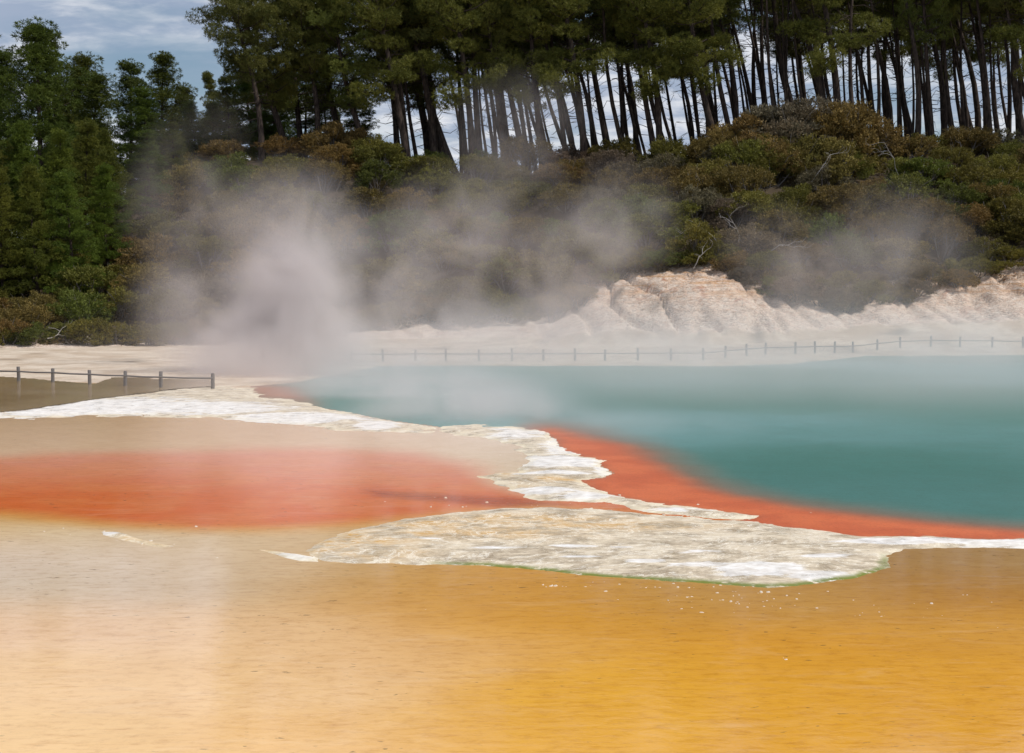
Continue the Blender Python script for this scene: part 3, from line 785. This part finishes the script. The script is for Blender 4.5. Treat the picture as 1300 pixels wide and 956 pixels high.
# --- scrub
def shrub_variant(seed, rad, hgt, n, bare=0.0):
    rng = np.random.default_rng(seed)
    V, F = [], []
    L = []
    nl = rng.integers(9, 14)
    for k in range(nl):
        a = rng.uniform(0, 6.28); r = rad * math.sqrt(rng.uniform(0, 1)) * .85
        top = hgt * (1 - .45 * (r / rad) ** 2) * rng.uniform(.75, 1.05)
        rr = rad * rng.uniform(.26, .46)
        L.append((np.array([math.cos(a) * r, math.sin(a) * r, top - rr * .6]), rr))
        b0 = np.array([math.cos(a) * r * .12, math.sin(a) * r * .12, -.4])
        md = b0 * .5 + L[-1][0] * .5 + rng.normal(0, .2, 3)
        tube(V, F, [b0, md, L[-1][0]], [.07, .05, .02], 5)
        for _ in range(3):
            q = L[-1][0] + rng.normal(0, rr * .6, 3); tube(V, F, [md, (md + q) / 2 + rng.normal(0, .12, 3), q], [.03, .022, .008], 3)
    for _ in range(7):  # low skirt
        a = rng.uniform(0, 6.28); r = rad * rng.uniform(.6, .95)
        L.append((np.array([math.cos(a) * r, math.sin(a) * r, hgt * rng.uniform(.15, .42)]), rad * rng.uniform(.2, .32)))
    tot = sum(r ** 2 for _, r in L); cen, dr, tn = [], [], []
    for c, r in L:
        m_ = int(n * r * r / tot * (1 - bare))
        sub = rng.normal(size=(max(6, m_ // 22), 3)); sub /= np.linalg.norm(sub, axis=1, keepdims=True)
        sc_ = c + sub * (rng.uniform(.45, 1.05, len(sub)))[:, None] * r * np.array([1, 1, .72])
        idx = rng.integers(0, len(sub), m_)
        q = sc_[idx] + rng.normal(0, r * .13, (m_, 3)) * np.array([1, 1, .6])
        st = rng.uniform(-.25, .25, len(sub))[idx]
        cen.append(q); dr.append(sub[idx] * .5 + rng.normal(size=(m_, 3)) * .6 + np.array([0, 0, .6])); tn.append(np.clip(rng.uniform(.2, .8, m_) + st, 0, 1))
    cen = np.concatenate(cen); dr = np.concatenate(dr); tn = np.concatenate(tn)
    keep = cen[:, 2] > -.2; cen, dr, tn = cen[keep], dr[keep], tn[keep]
    LV, LF, LT = blades(cen, dr, .18, .075, tn, rng)
    return to_mesh('shrub_stems', V, F, TWIG), mesh_from('shrub_foliage', LV, LF, SHRUB_LEAF, False, {'tint': ('FLOAT', LT)})
def make_shrub(stem, fol):
    s = empty('scrub_bush'); s['category'] = 'bush'
    link('stems', stem, s); link('foliage', fol, s); return s
SH = [make_shrub(*shrub_variant(200 + i, 2.6, [3.2, 2.8, 3.6, 3.0, 2.6, 3.4, 3.0][i], 13000, [0, 0, .1, 0, 0, .35, .72][i])) for i in range(7)]
COLS = {'olive': (.075, .070, .018), 'brown': (.090, .067, .025), 'green': (.052, .064, .015), 'grey brown': (.080, .066, .052)}
shrubs = []
def place_shrub(px, D, s, colname, vi=None, dz=0.0, tall=1.0):
    x = (px - 650) / FPX * D
    vi = rng.choice([0, 1, 2, 3, 4, 0, 1, 2, 3, 4, 5]) if vi is None else vi
    v = rng.uniform(.8, 1.2); c = tuple(q * v * rng.uniform(.92, 1.08) for q in COLS[colname])
    o = put(SH[vi], x, D, s * tall, rng.uniform(0, 6.28), c, dz - .15, sxy=s * rng.uniform(.95, 1.15))
    for ch in o.children:
        if ch.name.startswith('stems'): ch.color = (1, 1, 1, 1)
    shrubs.append([px, D, colname, o]); return o
def bank_top(px):
    x0 = tab(px, TOE) + tab(px, BANK_W); return float(x0)
def pick_col(px, f):
    r = rng.random()
    if px < 250: return 'olive' if r < .5 else ('brown' if r < .8 else 'green')
    if px < 640: return ('green' if r < .30 else 'olive' if r < .7 else 'brown') if f > .35 else ('brown' if r < .55 else 'olive' if r < .8 else 'grey brown')
    if px < 860: return 'olive' if r < .4 else ('brown' if r < .75 else ('green' if r < .87 else 'grey brown'))
    return 'brown' if r < .5 else ('olive' if r < .8 else ('grey brown' if r < .88 else 'green'))
# front row along the foot / the bank's top edge
px = -90
while px < 1400:
    D = bank_top(px) + rng.uniform(.6, 1.6)
    if px < 430: D = float(tab(px, TOE)) + rng.uniform(1.0, 3.0)
    if not (56 < px < 72) and not (430 < px < 470 and rng.random() < .5):
        place_shrub(px, D, rng.uniform(.62, .95), pick_col(px, 0), dz=-.1)
    px += rng.uniform(26, 38)
n_front = len(shrubs)
# slope rows
rows = 8
for r_ in range(1, rows + 1):
    f = r_ / rows
    px = -100 + rng.uniform(0, 30)
    while px < 1400:
        D0 = bank_top(px) if px > 430 else float(tab(px, TOE)) + 2
        D = D0 + (RIDGE_D + 1 - D0) * f + rng.uniform(-1.6, 1.6)
        s = rng.uniform(.95, 1.3)
        skip = (px < 200 and f > .6)
        if not skip: place_shrub(px, D, s, pick_col(px, f), tall=rng.uniform(.85, 1.15))
        px += rng.uniform(52, 72)
# bushes that hang over the lip of the bank into the notch and at its left end
for px, dD, s_ in [(985, -1.6, .7), (1012, -2.2, .8), (1040, -2.8, .8), (1072, -3.0, .85), (1100, -2.8, .8), (1128, -2.2, .75), (700, -2.5, .8), (735, -3.5, .7), (640, -1.5, .9), (595, -1.5, .9), (1160, -2.6, .7), (1215, -2, .7), (942, -1.4, .55)]:
    place_shrub(px, bank_top(px) + dD, s_, rng.choice(['brown', 'grey brown', 'olive']), dz=.1); 
# the tall mound of old scrub on the ridge and the dead grey bushes
for px, D, s in [(900, 158, 1.25), (925, 160, 1.45), (950, 161, 1.65), (978, 162, 1.8), (1005, 162, 1.9), (1035, 162, 1.95), (1062, 162, 1.9), (1085, 163, 1.6), (940, 155, 1.3), (975, 156, 1.45), (1010, 156, 1.5), (1045, 156, 1.5), (1078, 157, 1.35)]:
    place_shrub(px, D, s, rng.choice(['brown', 'brown', 'olive', 'grey brown']), vi=rng.choice([0, 2, 5]), tall=1.1)
for px, D, s in [(318, 150, .9), (420, 152, .9), (930, 150, .9), (1180, 158, .9), (250, 148, 1.0), (690, 150, .9), (1235, 166, 1.1)]:
    place_shrub(px, D, s, 'grey brown' if px != 1235 else 'brown', vi=6 if px != 1235 else 5)
print('SHRUBS', len(shrubs), 'TREES', len(trees))

def shrub_labels():
    cols_ = [(-200, 170, 'at far left'), (170, 330, 'left of the main plume'), (330, 480, 'behind the main plume'), (480, 620, 'just right of the plume'), (620, 750, 'left of the cream bank'),
             (750, 880, 'above the left bank end'), (880, 1000, 'above the middle bank'), (1000, 1120, 'above the bank notch'), (1120, 1230, 'right of the bank notch'), (1230, 1900, 'at the right edge')]
    for a, b_, nm in cols_:
        front = sorted([s for s in shrubs[:n_front] if a <= s[0] < b_], key=lambda q: q[0])
        for i, s in enumerate(front):
            s[3]['label'] = f'{s[2]} bush, {ordinal(i)} from left in the front row {nm}'; s[3]['group'] = 'scrub bushes along the foot of the hill'
        for lo, hi, hn in ((0, 142, 'low'), (142, 154, 'halfway'), (154, 400, 'high')):
            for cn in COLS:
                L_ = sorted([s for s in shrubs[n_front:] if a <= s[0] < b_ and lo <= s[1] < hi and s[2] == cn], key=lambda q: q[0])
                for i, s in enumerate(L_):
                    q = f'{ordinal(i)} from left, ' if len(L_) > 1 else ''
                    s[3]['label'] = f'{cn} bush, {q}{hn} on the slope {nm}'; s[3]['group'] = 'scrub bushes on the hillside'
shrub_labels()

def undergrowth():
    """low growth that fills the ground between the bushes"""
    rg = np.random.default_rng(77); cen, dr, tn = [], [], []
    n = 2600
    S = rg.uniform(-120, 1420, n); Fq = rg.uniform(-.02, 1.0, n)
    D0 = np.where(S > 430, tab(S, TOE) + tab(S, BANK_W) + .4, tab(S, TOE) + 2.2)
    D = D0 + (RIDGE_D + 3 - D0) * Fq; X = (S - 650) / FPX * D
    Z = terrain(X, D)[0]
    for i in range(n):
        r = rg.uniform(.5, 1.1); m_ = 60; u = rg.normal(size=(m_, 3)); u /= np.linalg.norm(u, axis=1, keepdims=True); u[:, 2] = np.abs(u[:, 2])
        c = np.array([X[i], D[i], Z[i]]) + u * np.array([r, r, r * .8]) * rg.uniform(.4, 1, (m_, 1))
        cen.append(c); dr.append(u + rg.normal(size=(m_, 3)) * .6 + np.array([0, 0, .5])); tn.append(np.full(m_, rg.uniform(.1, .9)))
    LV, LF, LT = blades(np.concatenate(cen), np.concatenate(dr), .22, .09, np.concatenate(tn), rg)
    mt = leaf_material('undergrowth_leaves', (.055, .045, .018), (.15, .11, .045), .2, False)
    o = link('undergrowth', mesh_from('undergrowth', LV, LF, mt, False, {'tint': ('FLOAT', LT)}))
    tag(o, 'low brown and olive growth covering the slope between the bushes', 'undergrowth', kind='stuff')
undergrowth()

def snag(px, D, h, seed, lab, lean=0.0, dz=1.5):
    rg = np.random.default_rng(seed); V, F = [], []
    def grow(p, d, L, r, lev):
        pts = [p]; q = np.array(p, float); dd = np.array(d, float)
        for k in range(4):
            dd = dd + rg.normal(0, .28, 3); dd /= np.linalg.norm(dd); q = q + dd * L / 4; pts.append(tuple(q))
            if lev < 2 and k > 0:
                e = dd + rg.normal(0, .8, 3); e[2] = abs(e[2]) * .5; e /= np.linalg.norm(e); grow(tuple(q), e, L * .55, r * .55, lev + 1)
        tube(V, F, pts, [r, r * .85, r * .7, r * .5, r * .2], 5)
    grow((0, 0, 0), (lean, 0, 1), h, .055, 0)
    x = (px - 650) / FPX * D
    o = link('dead_branch', to_mesh('dead_branch', V, F, DEAD)); o.location = (x, D, terrain_z(x, D) + dz)
    tag(o, lab, 'dead branch', 'bleached dead branches in the scrub')
snag(912, 134, 3.2, 1, 'pale forked dead branch in the bushes above the left bank end', -.9)
snag(936, 134, 2.8, 2, 'upright thin dead branch standing above the cream bank', .1)
snag(975, 133, 2.6, 3, 'drooping bleached branch beside the bank notch', 1.0)
snag(1138, 154, 4.2, 4, 'tall whitish dead branch high on the right slope', -.5, 1.8)
snag(1028, 151, 3.4, 5, 'bleached branching twig below the tall scrub mound', .8, 2.0)
snag(60, 117, 1.8, 6, 'dead log poking from the gap in the bushes at far left', .9, .5)
snag(880, 131, 2.2, 7, 'small grey dead twigs on the lip of the cream bank', .5, .6)


# ------------------------------------------------------------------ steam (real volumes over the pool)
def steam_material(name, dens, nscale, lo, hi, seed, col=(1.0, .92, .90)):
    m = bpy.data.materials.new(name); m.use_nodes = True; t = NT(m.node_tree); t.n.clear()
    out = t.new('ShaderNodeOutputMaterial'); v = t.new('ShaderNodeVolumePrincipled')
    oc = t.new('ShaderNodeTexCoord').outputs['Object']
    ln = t.new('ShaderNodeVectorMath', operation='LENGTH'); t.set(ln, 0, oc)
    fall = t.ramp(ln.outputs['Value'], 1.0, .15)
    p = t.pos()
    mp = t.new('ShaderNodeMapping'); t.set(mp, 0, p); mp.inputs['Location'].default_value = (seed * 3.7, seed * 1.3, seed * 2.1); mp.inputs['Scale'].default_value = (1, .6, .8)
    n = t.noise(mp.outputs[0], nscale, 5, .55, .45)
    f2 = t.ramp(n, lo, hi)
    d = t.math('MULTIPLY', t.math('MULTIPLY', fall, f2), dens)
    t.set(v, 'Density', d); v.inputs['Color'].default_value = (*col, 1); v.inputs['Anisotropy'].default_value = .1
    t.l.new(v.outputs[0], out.inputs['Volume'])
    return m
def puff(px, py, D, rx, ry, rz, mat, tilt=0.0, n=[0]):
    import bmesh
    bm = bmesh.new(); bmesh.ops.create_icosphere(bm, subdivisions=3, radius=1.0)
    me = bpy.data.meshes.new('steam'); bm.to_mesh(me); bm.free(); me.materials.append(mat)
    o = link('steam', me); o.location = ((px - 650) / FPX * D, D, z_at(py, D)); o.scale = (rx, ry, rz); o.rotation_euler = (0, tilt, 0)
    n[0] += 1
    return tag(o, kind='stuff')
STEAM = []
S1 = steam_material('steam_dense', .85, .26, .24, .62, 1)
S2 = steam_material('steam_thin', .15, .26, .24, .72, 2)
S5 = steam_material('steam_wisp', .075, .26, .28, .70, 7)
S6 = steam_material('steam_faint', .055, .30, .34, .66, 9)
S7 = steam_material('steam_bank', .36, .30, .26, .64, 11)
S7b = steam_material('steam_veil', .055, .16, .30, .62, 17)
S8 = steam_material('steam_halo', .26, .24, .22, .68, 13)
S3 = steam_material('steam_low', .024, .08, .22, .60, 3)
S4 = steam_material('steam_strip', .10, .16, .34, .66, 4)
puffs = [
    (372, 390, 88, 4.8, 4.5, 6.0, S1, .12, 'dense steam column rising from the left end of the pool'),
    (350, 452, 86, 8.0, 5, 4.0, S1, 0, 'thick steam rolling low under the column'),
    (480, 488, 78, 9, 6, 2.6, S7, 0, 'thick steam over the pool just right of the column'),
    (470, 508, 70, 6.5, 5, 1.7, S7, 0, 'thick steam along the left shore of the pool'),
    (270, 410, 88, 6.5, 4, 5.5, S8, .5, 'thin steam drifting left of the column'),
    (372, 310, 90, 6.0, 4, 6.5, S8, .1, 'thin steam at the top of the column'),
    (245, 250, 96, 5.5, 4, 8.0, S5, .3, 'faint wisp of steam high at left'),
    (470, 370, 98, 8, 5, 7, S2, -.2, 'thin wisp right of the column'),
    (580, 320, 108, 8, 5, 8, S2, .3, 'faint wisp against the dark scrub in the middle'),
    (660, 185, 112, 7, 4, 8, S6, .2, 'very faint steam drifting up in front of the pine trunks'),
    (600, 430, 99, 16, 6, 3.6, S2, 0, 'pale steam bank in front of the far fence'),
    (900, 446, 98, 18, 6, 2.4, S4, 0, 'pale steam strip in front of the cream bank'),
    (1180, 430, 102, 16, 6, 2.6, S4, 0, 'pale steam strip at the right end of the far fence'),
    (725, 350, 108, 6.5, 5, 8.5, S2, .3, 'steam wisp rising left of the cream bank'),
    (790, 280, 112, 6, 5, 6.0, S5, .7, 'faint wisp above the left end of the cream bank'),
    (1010, 340, 110, 8, 5, 6, S5, .4, 'wisp of steam in front of the bank notch'),
    (1140, 330, 111, 9, 5, 7, S5, .4, 'wisp of steam at right of the bank'),
    (600, 525, 59, 6.2, 6, 2.1, S7, 0, 'pinkish steam over the middle crust tongue'),
    (770, 565, 53, 7.5, 6, 1.8, S2, 0, 'thin steam at the near red margin of the pool'),
    (800, 470, 72, 36, 28, 5.5, S3, 0, 'low mist over the middle of the pool'),
    (450, 480, 80, 22, 14, 3.6, S3, 0, 'low mist over the left pool'),
    (1150, 480, 74, 24, 26, 5.2, S3, 0, 'low mist over the right pool'),
    (820, 458, 94, 34, 7, 1.3, S7b, 0, 'thin veil lying on the water along the far shore'),
    (1230, 452, 98, 16, 7, 1.3, S7b, 0, 'thin veil lying on the water at the right far shore'),
    (230, 575, 47, 20, 12, 2.0, S3, 0, 'light mist over the orange flats'),
    (120, 690, 33, 9, 7, 1.2, S3, 0, 'light mist over the pale flats at left')]
for *args, lab in puffs:
    STEAM.append((puff(*args), lab))
for o, l in STEAM: tag(o, l, 'steam')
